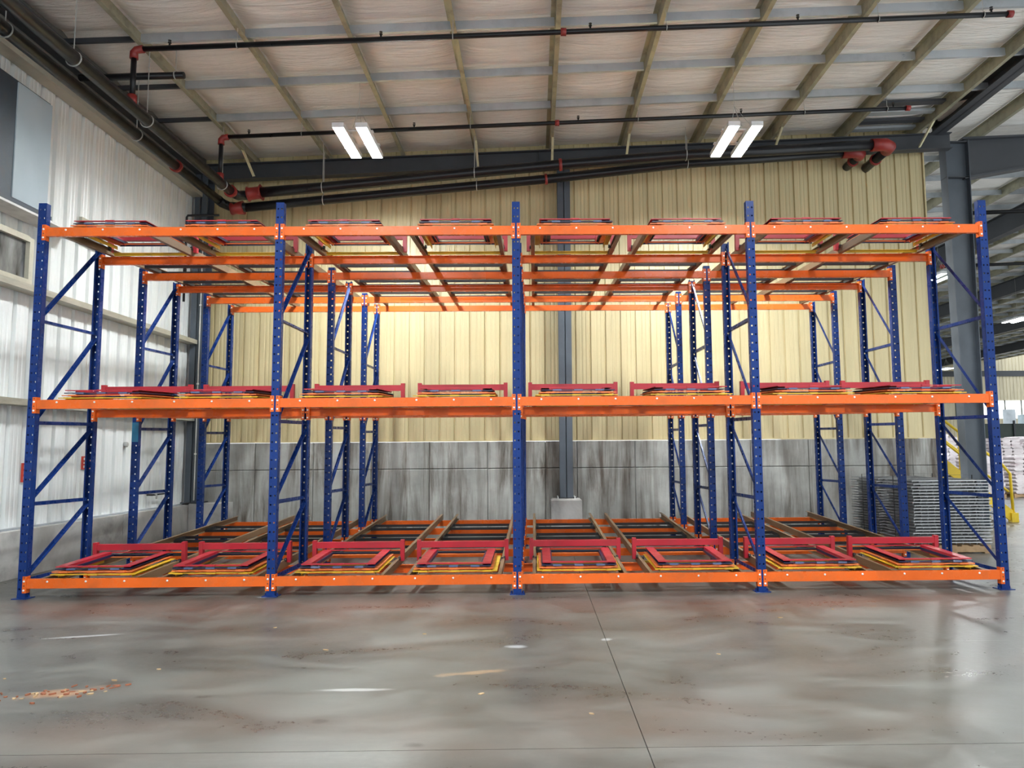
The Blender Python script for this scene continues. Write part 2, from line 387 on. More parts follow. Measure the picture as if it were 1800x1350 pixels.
# dark wind angles against the eave and the two loose angles near the left wall
for yy in (1.95, 3.36, 4.58): MB().bar((XL, yy, 7.70), (-.1, yy, 7.74), .05, .07).build('eave_angle', 'steel', cl)
# end-wall rafter (I section, sloped), seated under the purlins
def rafter(x0, x1, yc, zt0, zt1, h0, h1, wd, parent, mat='steel', name='rafter'):
    mb = MB(); t = .016
    for (ha, hb, hw) in (('b', 0, wd/2),):
        pass
    for (y0, y1, f0, f1) in ((yc-.006, yc+.006, 0, 1), (yc-wd/2, yc+wd/2, 1-.05, 1), (yc-wd/2, yc+wd/2, 0, .05)):
        vs = []
        for (xx, zt, h) in ((x0, zt0, h0), (x1, zt1, h1)):
            a_, b_ = zt-h+h*f0, zt-h+h*f1
            vs += [(xx, y0, a_), (xx, y1, a_), (xx, y1, b_), (xx, y0, b_)]
        mb.add(vs, [(0, 1, 2, 3), (7, 6, 5, 4), (0, 4, 5, 1), (1, 5, 6, 2), (2, 6, 7, 3), (3, 7, 4, 0)])
    return mb.build(name, mat, parent)
rafter(XL+.05, 14.6, 6.45, z_pur(XL), z_pur(14.6), .34, .34, .2, cl)
rafter(15.0, 17.2, 6.75, z_pur(15)+.0, z_pur(17.2), .92, .62, .22, cl)
rafter(17.2, 36.0, 6.75, z_pur(17.2), z_pur(36), .62, .70, .22, cl)
for xx, yc in ((5.9, 6.45),): MB().box(xx, xx+.012, 6.36, 6.54, z_pur(xx)-.33, z_pur(xx)).build('splice_plate', 'steel', cl)
# far girders along the building
def girder(xc_, y0, y1, zb, h, wd=.22):
    mb = MB(); mb.box(xc_-.008, xc_+.008, y0, y1, zb, zb+h); mb.box(xc_-wd/2, xc_+wd/2, y0, y1, zb, zb+.018); mb.box(xc_-wd/2, xc_+wd/2, y0, y1, zb+h-.018, zb+h)
    return mb.build('girder', 'steel', cl)
girder(14.30, -10, 6.55, z_pur(14.3)-.02, .22, .30)
for xg in (19.6, 26.0, 33.5, 41.0): girder(xg, 8.0, 58, z_pur(xg)-.62, .60, .26)
# cream flange braces between purlins and rafter
for n in (0, 3, 4, 5, 7, 9):
    xx = -.06+1.545*n
    br = MB(); br.bar((xx+.03, 5.72, z_pur(xx)+.02), (xx+.03, 6.36, z_pur(xx)-.30), .045, .006, (1, 0, 0)); br.bar((xx+.052, 5.72, z_pur(xx)+.02), (xx+.052, 6.36, z_pur(xx)-.30), .006, .045, (1, 0, 0))
    br.build('flange_brace', 'brace', cl)

# exposed roof bays at the far right corner: bare deck strips
for k, yy in enumerate((5.2, 5.6, 6.0, 6.35)):
    MB().bar((12.35, yy, z_ins(12.35)-.10), (13.8, yy, z_ins(13.8)-.10), .16, .05).build('exposed_deck_rib', 'steel' if k % 2 == 0 else 'galv', cl)

# ------------------------------------------------------------------ columns
def hcol(name, label, cx_, cy_, wx, dy, zt, mat, z0=0, extra=None):
    t = thing(name, label, 'column', (cx_, cy_, z0))
    mb = MB(); mb.box(-wx/2, wx/2, -dy/2, -dy/2+.018, 0, zt-z0); mb.box(-wx/2, wx/2, dy/2-.018, dy/2, 0, zt-z0); mb.box(-.008, .008, -dy/2, dy/2, 0, zt-z0); mb.build('shaft', mat, t)
    MB().box(-wx/2-.06, wx/2+.06, -dy/2-.04, dy/2+.04, 0, .02).build('base_plate', 'steel', t)
    return t
t = hcol('steel_column', 'grey steel column against the tan wall, standing on a concrete pedestal', 6.41, 6.60, .265, .26, z_pur(6.4)-.34, 'steelblue', .67)
t = thing('concrete_pedestal', 'pale concrete pedestal under the middle wall column', 'pedestal', (6.40, 6.52, 0))
mb = MB(); c_ = .03
for z0, z1, q0, q1 in ((0, .64, 0, 0), (.64, .668, 0, c_)):
    a0, a1 = .305-q0, .305-q1
    mb.add([(-a0, -a0*.85, z0), (a0, -a0*.85, z0), (a0, a0*.7, z0), (-a0, a0*.7, z0), (-a1, -a1*.85, z1), (a1, -a1*.85, z1), (a1, a1*.7, z1), (-a1, a1*.7, z1)],
           [(0, 3, 2, 1), (4, 5, 6, 7), (0, 1, 5, 4), (1, 2, 6, 5), (2, 3, 7, 6), (3, 0, 4, 7)])
mb.build('block', 'sill', t)
mb = MB()
for xx in (-.17, .17):
    for yy in (-.15, .15): mb.tube([(xx, yy, .66), (xx, yy, .715)], .012, 6)
tag(mb.build('anchor_bolts', 'bolt', t), kind='stuff')
hcol('steel_column', 'dark steel column in the left rear corner of the room', -1.06, 6.48, .25, .34, 7.36, 'steelblue', .64)
t = thing('concrete_pedestal', 'stained concrete pier under the corner column', 'pedestal', (-.72, 6.48, 0)); MB().box(-.32, .33, -.28, .26, 0, .635).build('block', 'sill', t)
# tapered frame column at the right end of the tan wall
t = thing('frame_column', 'wide grey tapered frame column at right end of tan wall', 'column', (14.85, 6.75, 0))
def tap(mb, x0a, x1a, x0b, x1b, y0, y1, z0, z1):
    mb.add([(x0a, y0, z0), (x1a, y0, z0), (x1a, y1, z0), (x0a, y1, z0), (x0b, y0, z1), (x1b, y0, z1), (x1b, y1, z1), (x0b, y1, z1)],
           [(0, 3, 2, 1), (4, 5, 6, 7), (0, 1, 5, 4), (1, 2, 6, 5), (2, 3, 7, 6), (3, 0, 4, 7)])
mb = MB(); tap(mb, -.16, .20, -.24, .24, -.008, .008, .02, 8.2); mb.build('web', 'steelblue', t)
mb = MB(); tap(mb, -.175, -.16, -.255, -.24, -.13, .13, .02, 8.2); mb.build('flange', 'steelblue', t)
mb = MB(); tap(mb, .20, .215, .24, .255, -.13, .13, .02, 8.2); mb.build('flange', 'steelblue', t)
MB().box(-.26, .30, -.17, .17, 0, .022).build('base_plate', 'steel', t)
mb = MB(); tap(mb, -.25, .25, -.25, .25, -.11, .11, 7.38, 7.40); mb.box(-.25, .25, -.11, .11, 8.16, 8.18); mb.build('stiffener', 'steel', t)

# ------------------------------------------------------------------ rack dimensions
W = 2.78
DK = [0, 1.139, 2.231, 3.257, 4.365, 5.394]
H = [.166, 2.184, 4.211]
LEV = ['bottom level', 'middle level', 'top level']
BAY = ['leftmost bay', 'second bay from left', 'third bay from left', 'rightmost bay']
LINE = ['leftmost', 'second', 'middle', 'fourth', 'rightmost']
ROWN = ['front', 'second', 'third', 'fourth', 'fifth', 'rearmost']
def bz(l, k): return H[l] if k == 0 else H[l]-.093+.0415*DK[k]
PW, PD, PT = .092, .078, .004
PITCH, HOLE = .1016, .019

def post_mesh(name, ztop, sgn):
    """C upright with two columns of punched holes in its web; sgn=-1 web toward -y"""
    mb = MB(); yw = sgn*PD/2; yi = yw-sgn*PT
    cols = [-PW/2, -.022-HOLE/2, -.022+HOLE/2, .022-HOLE/2, .022+HOLE/2, PW/2]
    zs = [0]; holes = []
    z = .10
    while z+HOLE < ztop-.03:
        zs += [z-HOLE/2, z+HOLE/2]; holes.append(len(zs)-2); z += PITCH
    zs.append(ztop)
    n = len(zs); vs = []; fs = []
    for yy in (yw, yi):
        for zz in zs:
            for xx in cols: vs.append((xx, yy, zz))
    o = n*6; hs = set(holes)
    for r_ in range(n-1):
        for c in range(5):
            a = r_*6+c
            if r_ in hs and c in (1, 3):
                q = [a, a+1, a+7, a+6]
                for i in range(4): fs.append((q[i], q[(i+1) % 4], o+q[(i+1) % 4], o+q[i]))
            else:
                fs.append((a, a+1, a+7, a+6)); fs.append((o+a, o+a+6, o+a+7, o+a+1))
    mb.add(vs, fs)
    for sx in (-1, 1):
        xa, xb = sorted((sx*PW/2, sx*(PW/2-PT)))
        ya, yb = sorted((yi, -sgn*PD/2)); mb.box(xa, xb, ya, yb, 0, ztop)
        xa, xb = sorted((sx*PW/2, sx*(PW/2-.018))); ya, yb = sorted((-sgn*PD/2, -sgn*(PD/2-PT))); mb.box(xa, xb, ya, yb, 0, ztop)
    me = bpy.data.meshes.new(name); me.from_pydata(mb.v, [], mb.f); me.update(); me.materials.append(MT['blue']); return me
PTOP = [4.555, 4.385, 4.34, 4.37, 4.42, 4.44]
PMESH = [post_mesh('post', PTOP[k]-.008, -1 if k % 2 == 0 else 1) for k in range(6)]
foot = MB().box(-.085, .085, -.075, .075, 0, .009)
for sx in (-1, 1): foot.tube([(sx*.065, 0, .009), (sx*.065, 0, .035)], .009, 6)
FOOT = foot.mesh('foot_plate', 'blue')
HZ = [(3.165, 3.185), (1.975, 2.0), (1.05, 1.04), (.20, .20)]
DZ = [(3.23, 4.30), (2.03, 3.14), (1.12, 1.94), (.27, 1.0)]
def brace_mesh(d, za, zb, nm):
    mb = MB(); a = Vector((0, PD/2-.01, za)); b = Vector((0, d-PD/2+.01, zb)); dr = (b-a).normalized()
    up = Vector((1, 0, 0)); s_ = dr.cross(up).normalized()
    mb.bar(a, b, .042, .004, up)
    mb.bar(a+up*.016+s_*.019, b+up*.016+s_*.019, .004, .036, up)
    return mb.mesh(nm, 'blue')
BR = {}
for fi in range(3):
    d = DK[2*fi+1]-DK[2*fi]
    BR[fi] = [('horizontal_brace', brace_mesh(d, a, b, 'horizontal_brace')) for a, b in HZ]+[('diagonal_brace', brace_mesh(d, a, b, 'diagonal_brace')) for a, b in DZ]
for j in range(5):
    for fi in range(3):
        k0, k1 = 2*fi, 2*fi+1; dep = ['front', 'middle-depth', 'rear'][fi]
        t = thing('upright_frame', 'blue punched upright frame with diagonal braces, %s post line, %s frame of three' % (LINE[j], dep), 'rack frame', (j*W, DK[k0], 0), 'blue upright frames of the rack')
        for k in (k0, k1):
            p = put('post', PMESH[k], t, (0, DK[k]-DK[k0], .008)); put('foot_plate', FOOT, p, (0, 0, -.008))
            if j == 0 and k == 2:
                tag(MB().box(-PW/2-.001, PW/2+.001, -PD/2-.0012, -PD/2-.0002, 1.78, 2.06).build('paint_patch', 'blue_patch', p), 'teal paint patch')
        for nm, me in BR[fi]: put(nm, me, t)

# ------------------------------------------------------------------ beams
BH = .104; BL = W-2*.055
def beam_mesh(open_front):
    mb = MB(); pr_ = chan(.052, BH, .007)
    if open_front: pr_ = [(-a, b_) for a, b_ in pr_]
    mb.prism(pr_, 'x', .055, W-.055); return mb.mesh('channel', 'orange')
BEAMF, BEAMB = beam_mesh(False), beam_mesh(True)
def plate(sx):
    mb = MB()
    xa, xb = sorted((sx*.012, sx*.056)); mb.box(xa, xb, -.007, 0, -.102, .083)
    xa, xb = sorted((sx*.050, sx*.056)); mb.box(xa, xb, 0, .06, -.102, .083)
    me = mb.mesh('end_plate', 'orange'); return me
PL, PR = plate(1), plate(-1)
def bolts(pts, y_, r_=.0115, sgn=-1):
    mb = MB()
    for (x_, z_) in pts: mb.tube([(x_, y_, z_), (x_, y_+sgn*.006, z_), (x_, y_+sgn*.009, z_)], [r_, r_, r_*.55], 8)
    return mb
LC = [.715, 2.055]
endp = [(x_, z_) for x_ in (.030, W-.030) for z_ in (.028, -.072)]
def holes_m():
    mb = MB()
    for x_ in (.030, W-.030):
        for z_ in (.066, -.022): mb.tube([(x_, -.0074, z_), (x_, -.0071, z_)], .0075, 8)
    return mb.mesh('bolt_holes', 'black')
HOLES = holes_m()
fb = bolts([(c+q, .022) for c in LC for q in (-.43, 0, .43)], 0); e_ = bolts(endp, -.007); fb.add(e_.v, e_.f)
BOLTF = fb.mesh('bolt_heads', 'bolt'); BOLTB = bolts(endp, -.007).mesh('bolt_heads', 'bolt')
for l in range(3):
    for bcount in range(4):
        for k in range(6):
            yy = DK[k]-PD/2-.0003 if k % 2 == 0 else DK[k]-PD/2-.0003
            if k % 2 == 1: yy = DK[k]-PD/2-.0003
            t = thing('pallet_beam', 'orange channel beam, %s, %s, %s row of six' % (LEV[l], BAY[bcount], ROWN[k]), 'rack beam', (bcount*W, yy, bz(l, k)), 'orange beams of the rack')
            ch_ = put('channel', BEAMB if k in (1, 3) else BEAMF, t, (0, .052 if k in (1, 3) else 0, 0))
            put('end_plate', PL, t); put('end_plate', PR, t, (W, 0, 0))
            tag(put('bolt_heads', BOLTF if k == 0 else BOLTB, t), kind='stuff')
            if k < 3: tag(put('bolt_holes', HOLES, t), kind='stuff')

# ------------------------------------------------------------------ push-back tracks
RL0, RL1 = .02, 5.56; ANG = math.atan(.0415)
def rail_mesh(sx):
    mb = MB(); wd, h = .05, .092; t_ = .006
    pr_ = [(0, 0), (wd, 0), (wd, t_), (t_, t_), (t_, h-t_), (wd*.8, h-t_), (wd*.8, h), (0, h)]
    pr_ = [(-sx*(a-.0), b_) for a, b_ in pr_]
    mb.prism(pr_, 'y', RL0, RL1); return mb.mesh('rail', 'rail')
RAILS = {s: rail_mesh(s) for s in (-1, 1)}
def tie_mesh(y0, y1):
    mb = MB()
    for yy in (y0, y1):
        mb.box(-.492, .492, yy-.02, yy+.02, .008, .013); mb.box(-.492, .492, yy-.02, yy-.015, .013, .050)
    for sx in (-1, 1):
        xa, xb = sorted((sx*.492, sx*.447)); mb.box(xa, xb, y0+.02, y1-.02, .008, .013); xa, xb = sorted((sx*.492, sx*.487)); mb.box(xa, xb, y0+.02, y1-.02, .013, .06)
    return mb.mesh('tie_frame', 'black')
TIES = [tie_mesh(*p) for p in ((1.86, 2.33), (3.02, 3.40), (4.10, 4.53))]
LANE = ['left lane', 'right lane']
def cpos(l, bcount, ln): return bcount*W+LC[ln]
for l in range(3):
    for bcount in range(4):
        for ln in range(2):
            t = thing('cart_track', 'inclined brown cart track with black ties, %s, %s of %s' % (LEV[l], LANE[ln], BAY[bcount]), 'rack track', (cpos(l, bcount, ln), 0, H[l]-.093+BH/2), 'inclined tracks of the rack', rot=(ANG, 0, 0))
            for sx in (-1, 1): put('rail', RAILS[sx], t, (sx*.542, 0, .002))
            for me in TIES: put('tie_frame', me, t)

# ------------------------------------------------------------------ nested carts
def ang_y(x0, sx, y0, y1, zt, wf, hv, t_=.006):     # angle along y: outer edge at x0, top flange inward, vertical on inner edge
    mb = MB(); xa, xb = sorted((x0, x0-sx*wf)); mb.box(xa, xb, y0, y1, zt-t_, zt)
    xi = x0-sx*wf; xa, xb = sorted((xi, xi+sx*t_)); mb.box(xa, xb, y0, y1, zt-hv, zt-t_); return mb
WHEEL = MB().tube([(-.012, 0, 0), (.012, 0, 0)], .024, 12).mesh('wheel', 'wheel', True)
CARTS = [  # colour, half width, top z over level, flange, tab material
    ('yellow', 'yellow', .484, .082, .066, .045, 'yellow', 'lowest in stack'),
    ('orange', 'orange_cart', .455, .112, .088, .035, 'orange_cart', 'third in stack'),
    ('navy blue', 'navy', .430, .140, .128, .030, 'bluetab', 'second in stack'),
    ('red', 'red', .424, .170, .100, .075, 'red', 'atop stack')]
CM = {}
Y0C, Y1C = .075, 1.10
for ci, (cn, mt, hw, zt, wf, hv, tm, pos) in enumerate(CARTS):
    parts = []
    mb = MB().box(-hw, hw, Y0C, Y0C+.045, zt-.006, zt); mb.box(-hw, hw, Y0C, Y0C+.006, zt-.011, zt-.006); parts.append(('front_bar', mb.mesh('front_bar', mt)))
    y1 = (1.06, 1.03, 1.08, 1.07)[ci]
    zr0, zr1 = ((-.036, -.004), (.104, .112), (.098, .134), (.158, .164))[ci]
    mb = MB().box(-hw, hw, y1-.006, y1, zr0, zr1); mb.box(-hw, hw, y1-.05, y1-.006, zr1-.006, zr1); parts.append(('rear_bar', mb.mesh('rear_bar', mt)))
    for sx in (-1, 1): parts.append(('side_bar', ang_y(sx*hw, sx, Y0C+.045, y1-.045, zt, wf, hv).mesh('side_bar', mt)))
    for x_ in (-hw*.68, 0, hw*.68):
        if ci == 3 and x_ != 0: continue
        xx = x_*(1.12 if ci == 0 else (1.05 if ci == 1 else .85))
        parts.append(('stop_tab', MB().box(xx-.05, xx+.05, Y0C-.008, Y0C+.03, zt-.014, zt+.004).mesh('stop_tab', tm)))
    if ci == 3:
        yb_ = 1.07
        mb = MB().box(-.555, .555, yb_, yb_+.05, .180, .256); parts.append(('backstop_bar', mb.mesh('backstop_bar', mt)))
        for sx in (-1, 1):
            xa, xb = sorted((sx*.535, sx*.585)); parts.append(('backstop_post', MB().box(xa, xb, yb_-.006, yb_+.056, .012, .278).mesh('backstop_post', mt)))
    CM[ci] = parts
for l in range(3):
    for bcount in range(4):
        for ln in range(2):
            for ci, (cn, mt, hw, zt, wf, hv, tm, pos) in enumerate(CARTS):
                dx, dr = random.uniform(-.012, .012), random.uniform(-.006, .006)
                back = ' with backstop' if ci == 3 else ''
                t = thing('pushback_cart', '%s push-back cart%s, %s, %s of %s, %s' % (cn, back, pos, LANE[ln], BAY[bcount].replace(' from left', ''), LEV[l]), 'cart', (cpos(l, bcount, ln)+dx, .0+random.uniform(0, .02), H[l]), 'nested push-back carts on the rack', rot=(ANG, 0, dr))
                bar_ = None
                for nm, me in CM[ci]:
                    o = put(nm, me, bar_ if nm == 'backstop_post' else t)
                    if nm == 'backstop_bar': bar_ = o
                if ci in (0, 3):
                    hwx = .497 if ci == 0 else .535
                    for sx in (-1, 1):
                        put('wheel', WHEEL, t, (sx*hwx, .97 if ci == 0 else 1.02, .048 if ci == 0 else .05))

# ------------------------------------------------------------------ high-bay lamps
FL1, FL2, FL3 = (18.45, 14.0), (25.9, 21.6), (33.2, 40.0)
NTH = ['nearest', 'second', 'third', 'farthest']
def hibay(x_, y_, z_, label, wires=True, scale=1.0, group='hanging LED high-bay lamps', yl=1.24):
    t = thing('high_bay_lamp', label, 'lamp', (x_, y_, z_), group)
    for sx in (-1, 1):
        hs = MB().box(sx*.185-.095, sx*.185+.095, -yl/2-.01, yl/2+.01, .012, .05)
        for q in (-1, 1): hs.box(sx*.185+q*.090-.005, sx*.185+q*.090+.005, -yl/2-.01, yl/2+.01, -.028, .012); hs.box(sx*.185-.085, sx*.185+.085, q*(yl/2+.005)-.005, q*(yl/2+.005)+.005, -.028, .012)
        ho = hs.build('housing', 'lamp_body', t)
        MB().box(sx*.185-.085, sx*.185+.085, -yl/2, yl/2, 0, .012).build('light_strip', 'lens', ho)
    mb = MB().box(-.30, .30, -.30, -.22, .05, .075); mb.box(-.30, .30, .22, .30, .05, .075); mb.box(-.06, .06, -.25, .25, .05, .10); mb.build('bracket', 'lamp_body', t)
    if wires:
        zc = z_ins(x_)-.02-z_
        mb = MB()
        for sy in (-1, 1): mb.tube([(0, sy*.4, .07), (0, 0, .60)], .004, 5); mb.tube([(.25, sy*.26, .07), (0, 0, .60)], .003, 5)
        mb.tube([(0, 0, .60), (0, 0, zc)], .004, 5); mb.build('hanger_wire', 'rod', t)
    return t
hibay(2.85, 3.44, 6.80, 'lit twin-strip high-bay lamp hanging above the second bay')
hibay(9.18, 3.42, 6.80, 'lit twin-strip high-bay lamp hanging above the rightmost bays')
hibay(2.85, -5.2, 6.80, 'high-bay lamp in front of rack, left, above camera view')
hibay(9.18, -5.2, 6.80, 'high-bay lamp in front of rack, right, above camera view')
FARL = 'lamps in the next hall'
hibay(FL1[0], FL1[1], 6.95, 'small bright far lamp seen left of the grey frame column', group=FARL)
hibay(FL2[0], FL2[1], 6.95, 'far lamp glowing right of the rightmost front post', group=FARL)
hibay(FL3[0], FL3[1], 6.95, 'distant lamp low between the columns in the next hall', group=FARL)
for i, (a_, b_) in enumerate(((23.5, 9.0), (30.5, 14.0), (37.5, 21.0), (45.0, 29.0))):  # unseen lamps, added out of view to brighten the next hall's ceiling
    hibay(a_, b_, 6.95, 'added unseen lamp brightening the next hall, off right picture edge, %s from viewpoint' % NTH[i], group=FARL)

# ------------------------------------------------------------------ sprinkler piping
def branch(label, y_, x0, x1, ydrop):
    t = thing('sprinkler_branch', label, 'pipe', (0, 0, 0), 'sprinkler branch lines')
    zf = lambda x_: 7.38+SL*x_
    pp = MB().tube([(x0+.08, y_, zf(x0+.08)), (x1, y_, zf(x1))], .037, 12).build('pipe', 'pipe', t, True)
    MB().tube([(x0, y_, zf(x0)-.10), (x0, y_, 6.64)], .038, 12).build('riser', 'pipe', t, True)
    MB().tube([(x0, y_, zf(x0)-.14), (x0, y_, zf(x0)-.05), (x0+.03, y_, zf(x0)-.01), (x0+.13, y_, zf(x0)+.005)], [.058, .055, .052, .055], 12).build('elbow', 'fitting', t, True)
    MB().tube([(x0, y_, 6.56), (x0, y_, 6.70)], .062, 12).build('tee', 'fitting', t, True)
    MB().tube([(x1-.02, y_, zf(x1)), (x1+.06, y_, zf(x1))], .05, 12).build('end_cap', 'fitting', t, True)
    xm = 6.22; MB().tube([(xm-.04, y_, zf(xm)), (xm+.04, y_, zf(xm))], .055, 12).build('coupling', 'fitting', t, True)
    for x_ in [x0+.5+i*3.02 for i in range(5)]:
        if x_ > x1-.1: x_ = x1-.25
        s_ = MB().tube([(x_, y_, zf(x_)), (x_, y_, zf(x_)+.075)], .014, 8); s_.tube([(x_, y_, zf(x_)+.075), (x_, y_, zf(x_)+.082)], .026, 8); s_.tube([(x_, y_, zf(x_)+.11), (x_, y_, zf(x_)+.115)], .024, 8)
        s_.bar((x_-.015, y_, zf(x_)+.08), (x_-.015, y_, zf(x_)+.112), .005, .005); s_.bar((x_+.015, y_, zf(x_)+.08), (x_+.015, y_, zf(x_)+.112), .005, .005)
        s_.build('sprinkler_head', 'pipe', pp)
    for n in (1, 3, 5, 7, 8):
        x_ = -.06+1.545*n+.05
        if x_ > x1: continue
        h = MB(); ringp = [(x_, y_+.042*math.cos(a), zf(x_)+.042*math.sin(a)) for a in [2*math.pi*i/12 for i in range(13)]]
        h.tube(ringp, .006, 6); h.tube([(x_, y_, zf(x_)+.04), (x_, y_, z_pur(x_))], .005, 6); h.build('hanger', 'rod', t)
    return t
branch('black sprinkler branch pipe nearer the camera, across the top of the picture', 1.60, .07, 12.72, 0)
branch('black sprinkler branch pipe farther back, passing behind the lamps', 4.56, .07, 12.72, 0)
def hang(t, x_, y_, z_, r_, along):
    mb = MB()
    if along == 'y': rp = [(x_+(r_+.008)*math.cos(a), y_, z_+(r_+.008)*math.sin(a)) for a in [2*math.pi*i/16 for i in range(17)]]
    else: rp = [(x_, y_+(r_+.008)*math.cos(a), z_+(r_+.008)*math.sin(a)) for a in [2*math.pi*i/16 for i in range(17)]]
    mb.tube(rp, .009, 6); mb.tube([(x_, y_, z_+r_), (x_, y_, z_pur(x_)+.0)], .007, 6); mb.build('hanger', 'rod', t)
t = thing('sprinkler_main', 'black sprinkler main nearer the room, along the left wall then the back wall', 'pipe', (0, 0, 0), 'sprinkler mains')
zi = 6.54
MB().tube([(.05, -9.8, zi-.05), (.05, 5.2, zi+.02)], .088, 16).build('wall_run', 'pipe', t, True)
UP = [(.45, 5.55, 6.70), (1.6, 5.55, 6.79), (4.57, 5.55, 7.08), (6.3, 5.55, 7.24), (8.75, 5.55, 7.43), (12.6, 5.55, 7.63)]
MB().tube(UP, .10, 16).build('back_run', 'pipe', t, True)
MB().tube([(.05, 5.05, zi+.015), (.05, 5.12, zi+.015)], .118, 16).build('coupling', 'fitting', t, True)
MB().tube([(.05, 5.18, zi+.02), (.06, 5.42, zi+.05), (.16, 5.54, zi+.10), (.45, 5.55, 6.70)], .092, 16).build('elbow_pipe', 'pipe', t, True)
MB().tube([(.20, 5.55, 6.665), (.24, 5.55, 6.67), (.42, 5.55, 6.695), (.46, 5.55, 6.70)], [.15, .12, .12, .16], 16).build('reducer', 'fitting', t, True)
MB().tube([(12.5, 5.55, 7.625), (12.78, 5.56, 7.64), (12.92, 5.68, 7.645), (12.94, 5.86, 7.645)], [.125, .125, .125, .12], 16).build('elbow', 'fitting', t, True)
MB().tube([(12.94, 5.84, 7.645), (12.94, 6.82, 7.645)], .095, 16).build('wall_stub', 'pipe', t, True)
MB().tube([(12.94, 6.30, 7.645), (12.94, 6.36, 7.645)], .12, 16).build('coupling', 'fitting', t, True)
MB().tube([(6.28, 5.55, 7.238), (6.34, 5.55, 7.243)], .122, 16).build('coupling', 'fitting', t, True)
for yy in (-3.0, .3, 2.05, 4.7): hang(t, .05, yy, zi-.03+.0035*(yy+3), .088, 'y')
for i in (1, 2, 4):
    p = UP[i]; hang(t, p[0]+.05, 5.55, p[2]+.003, .10, 'x')
t = thing('sprinkler_main', 'black sprinkler main closest to the left wall, lower along the back wall', 'pipe', (0, 0, 0), 'sprinkler mains')
zo = 6.60
MB().tube([(-.45, -9.8, zo), (-.45, 5.75, zo+.01)], .085, 16).build('wall_run', 'pipe', t, True)
LO = [(.0, 6.0, 6.55), (1.44, 6.0, 6.69), (4.53, 6.0, 6.98), (6.04, 6.0, 7.12), (8.82, 6.0, 7.43), (12.2, 6.0, 7.66)]
MB().tube(LO, .09, 16).build('back_run', 'pipe', t, True)
MB().tube([(-.45, 5.7, zo+.01), (-.44, 5.88, zo), (-.34, 5.99, zo-.03), (0, 6.0, 6.55)], .092, 16).build('elbow_pipe', 'pipe', t, True)
MB().tube([(-.30, 6.0, 6.525), (-.22, 6.0, 6.53), (-.06, 6.0, 6.545)], [.13, .11, .14], 16).build('reducer', 'fitting', t, True)
MB().tube([(12.1, 6.0, 7.655), (12.42, 6.01, 7.67), (12.52, 6.10, 7.67), (12.53, 6.22, 7.67)], .112, 16).build('elbow', 'fitting', t, True)
MB().tube([(12.53, 6.2, 7.67), (12.53, 6.82, 7.67)], .088, 16).build('wall_stub', 'pipe', t, True)
MB().tube([(12.53, 6.45, 7.67), (12.53, 6.51, 7.67)], .112, 16).build('coupling', 'fitting', t, True)
MB().tube([(-.45, 3.95, zo+.01), (-.45, 4.02, zo+.01)], .108, 16).build('coupling', 'fitting', t, True)
MB().tube([(6.01, 6.0, 7.117), (6.06, 6.0, 7.122)], .11, 16).build('coupling', 'fitting', t, True)
for yy in (-3.0, -.2, 2.7): hang(t, -.45, yy, zo, .085, 'y')
for i in (1, 2, 4):
    p = LO[i]; hang(t, p[0]+.1, 6.0, p[2]+.008, .09, 'x')
for x_, y_, lab in ((-.15, 2.75, 'short black pipe stub below the ceiling behind the first riser'),):
    t = thing('pipe_stub', lab, 'pipe', (0, 0, 0)); MB().tube([(-1.0, 2.1, 7.22), (.55, 2.1, 7.26)], .05, 12).build('pipe', 'pipe', t, True); hang(t, .42, 2.1, 7.257, .05, 'x')
# thin drain line near the left rear corner
t = thing('drain_pipe', 'thin black drain line dropping down the left rear corner', 'pipe', (0, 0, 0))
MB().tube([(-.5, 5.9, 6.36), (-1.1, 5.85, 6.34), (-1.12, 5.85, 6.30), (-1.12, 5.85, 4.6)], .022, 10).build('pipe', 'pipe', t, True)
MB().tube([(-1.12, 5.85, 5.2), (-1.12, 5.85, 5.26)], .034, 10).build('coupling', 'pipe', t, True)

# ------------------------------------------------------------------ left wall fittings
t = thing('vent_hood', 'pale blue-grey sheet metal hood with dark side on the left wall', 'vent hood', (-1.25, 0, 0))
MB().box(.27, .285, .80, 1.48, 4.93, 6.48).build('front_panel', 'hood', t)
mb = MB(); mb.box(.02, .27, -2.2, 1.46, 4.90, 6.50); mb.build('body', 'hooddark', t)
MB().box(.02, .33, -2.2, 1.52, 4.84, 4.90).build('bottom_trim', 'hooddark', t)
tag(MB().box(.02, .36, -2.2, 2.25, 4.80, 4.83).build('ledge', 'signwhite', t), 'white ledge strip')
t = thing('wall_vent', 'small louvred vent in the left wall just above the top carts', 'vent', (-1.245, 2.95, 4.86))
MB().box(0, .05, -.26, .26, .0, .05).build('frame_rail', 'trim', t); MB().box(0, .05, -.26, .26, .36, .41).build('frame_rail', 'trim', t); MB().box(0, .05, -.31, -.26, 0, .41).build('frame_stile', 'trim', t); MB().box(0, .05, .26, .31, 0, .41).build('frame_stile', 'trim', t)
for i in range(6): MB().bar((.02, -.26, .08+i*.05), (.02, .26, .08+i*.05), .05, .006, (.5, 0, 1)).build('louvre_slat', 'dark', t)
for y_, z0, z1, lab in ((1.77, 1.24, 1.50, 'red framed notice on left wall beside the front post'), (3.11, 1.385, 1.585, 'small red and white notice on left wall beside the second post')):
    t = thing('wall_notice', lab, 'sign', (XL, y_, z0))
    MB().box(.001, .022, -.10, .10, 0, z1-z0).build('backing', 'signred', t)
    h_ = (z1-z0)
    for q0, q1 in ((.10, .30), (.42, .58), (.70, .90)): MB().box(.022, .025, -.075, .075, h_*q0, h_*q1).build('text_field', 'signwhite', t)
t = thing('hose_bib', 'small wall tap low on the left wall near the corner', 'tap', (XL+.005, 4.95, .86))
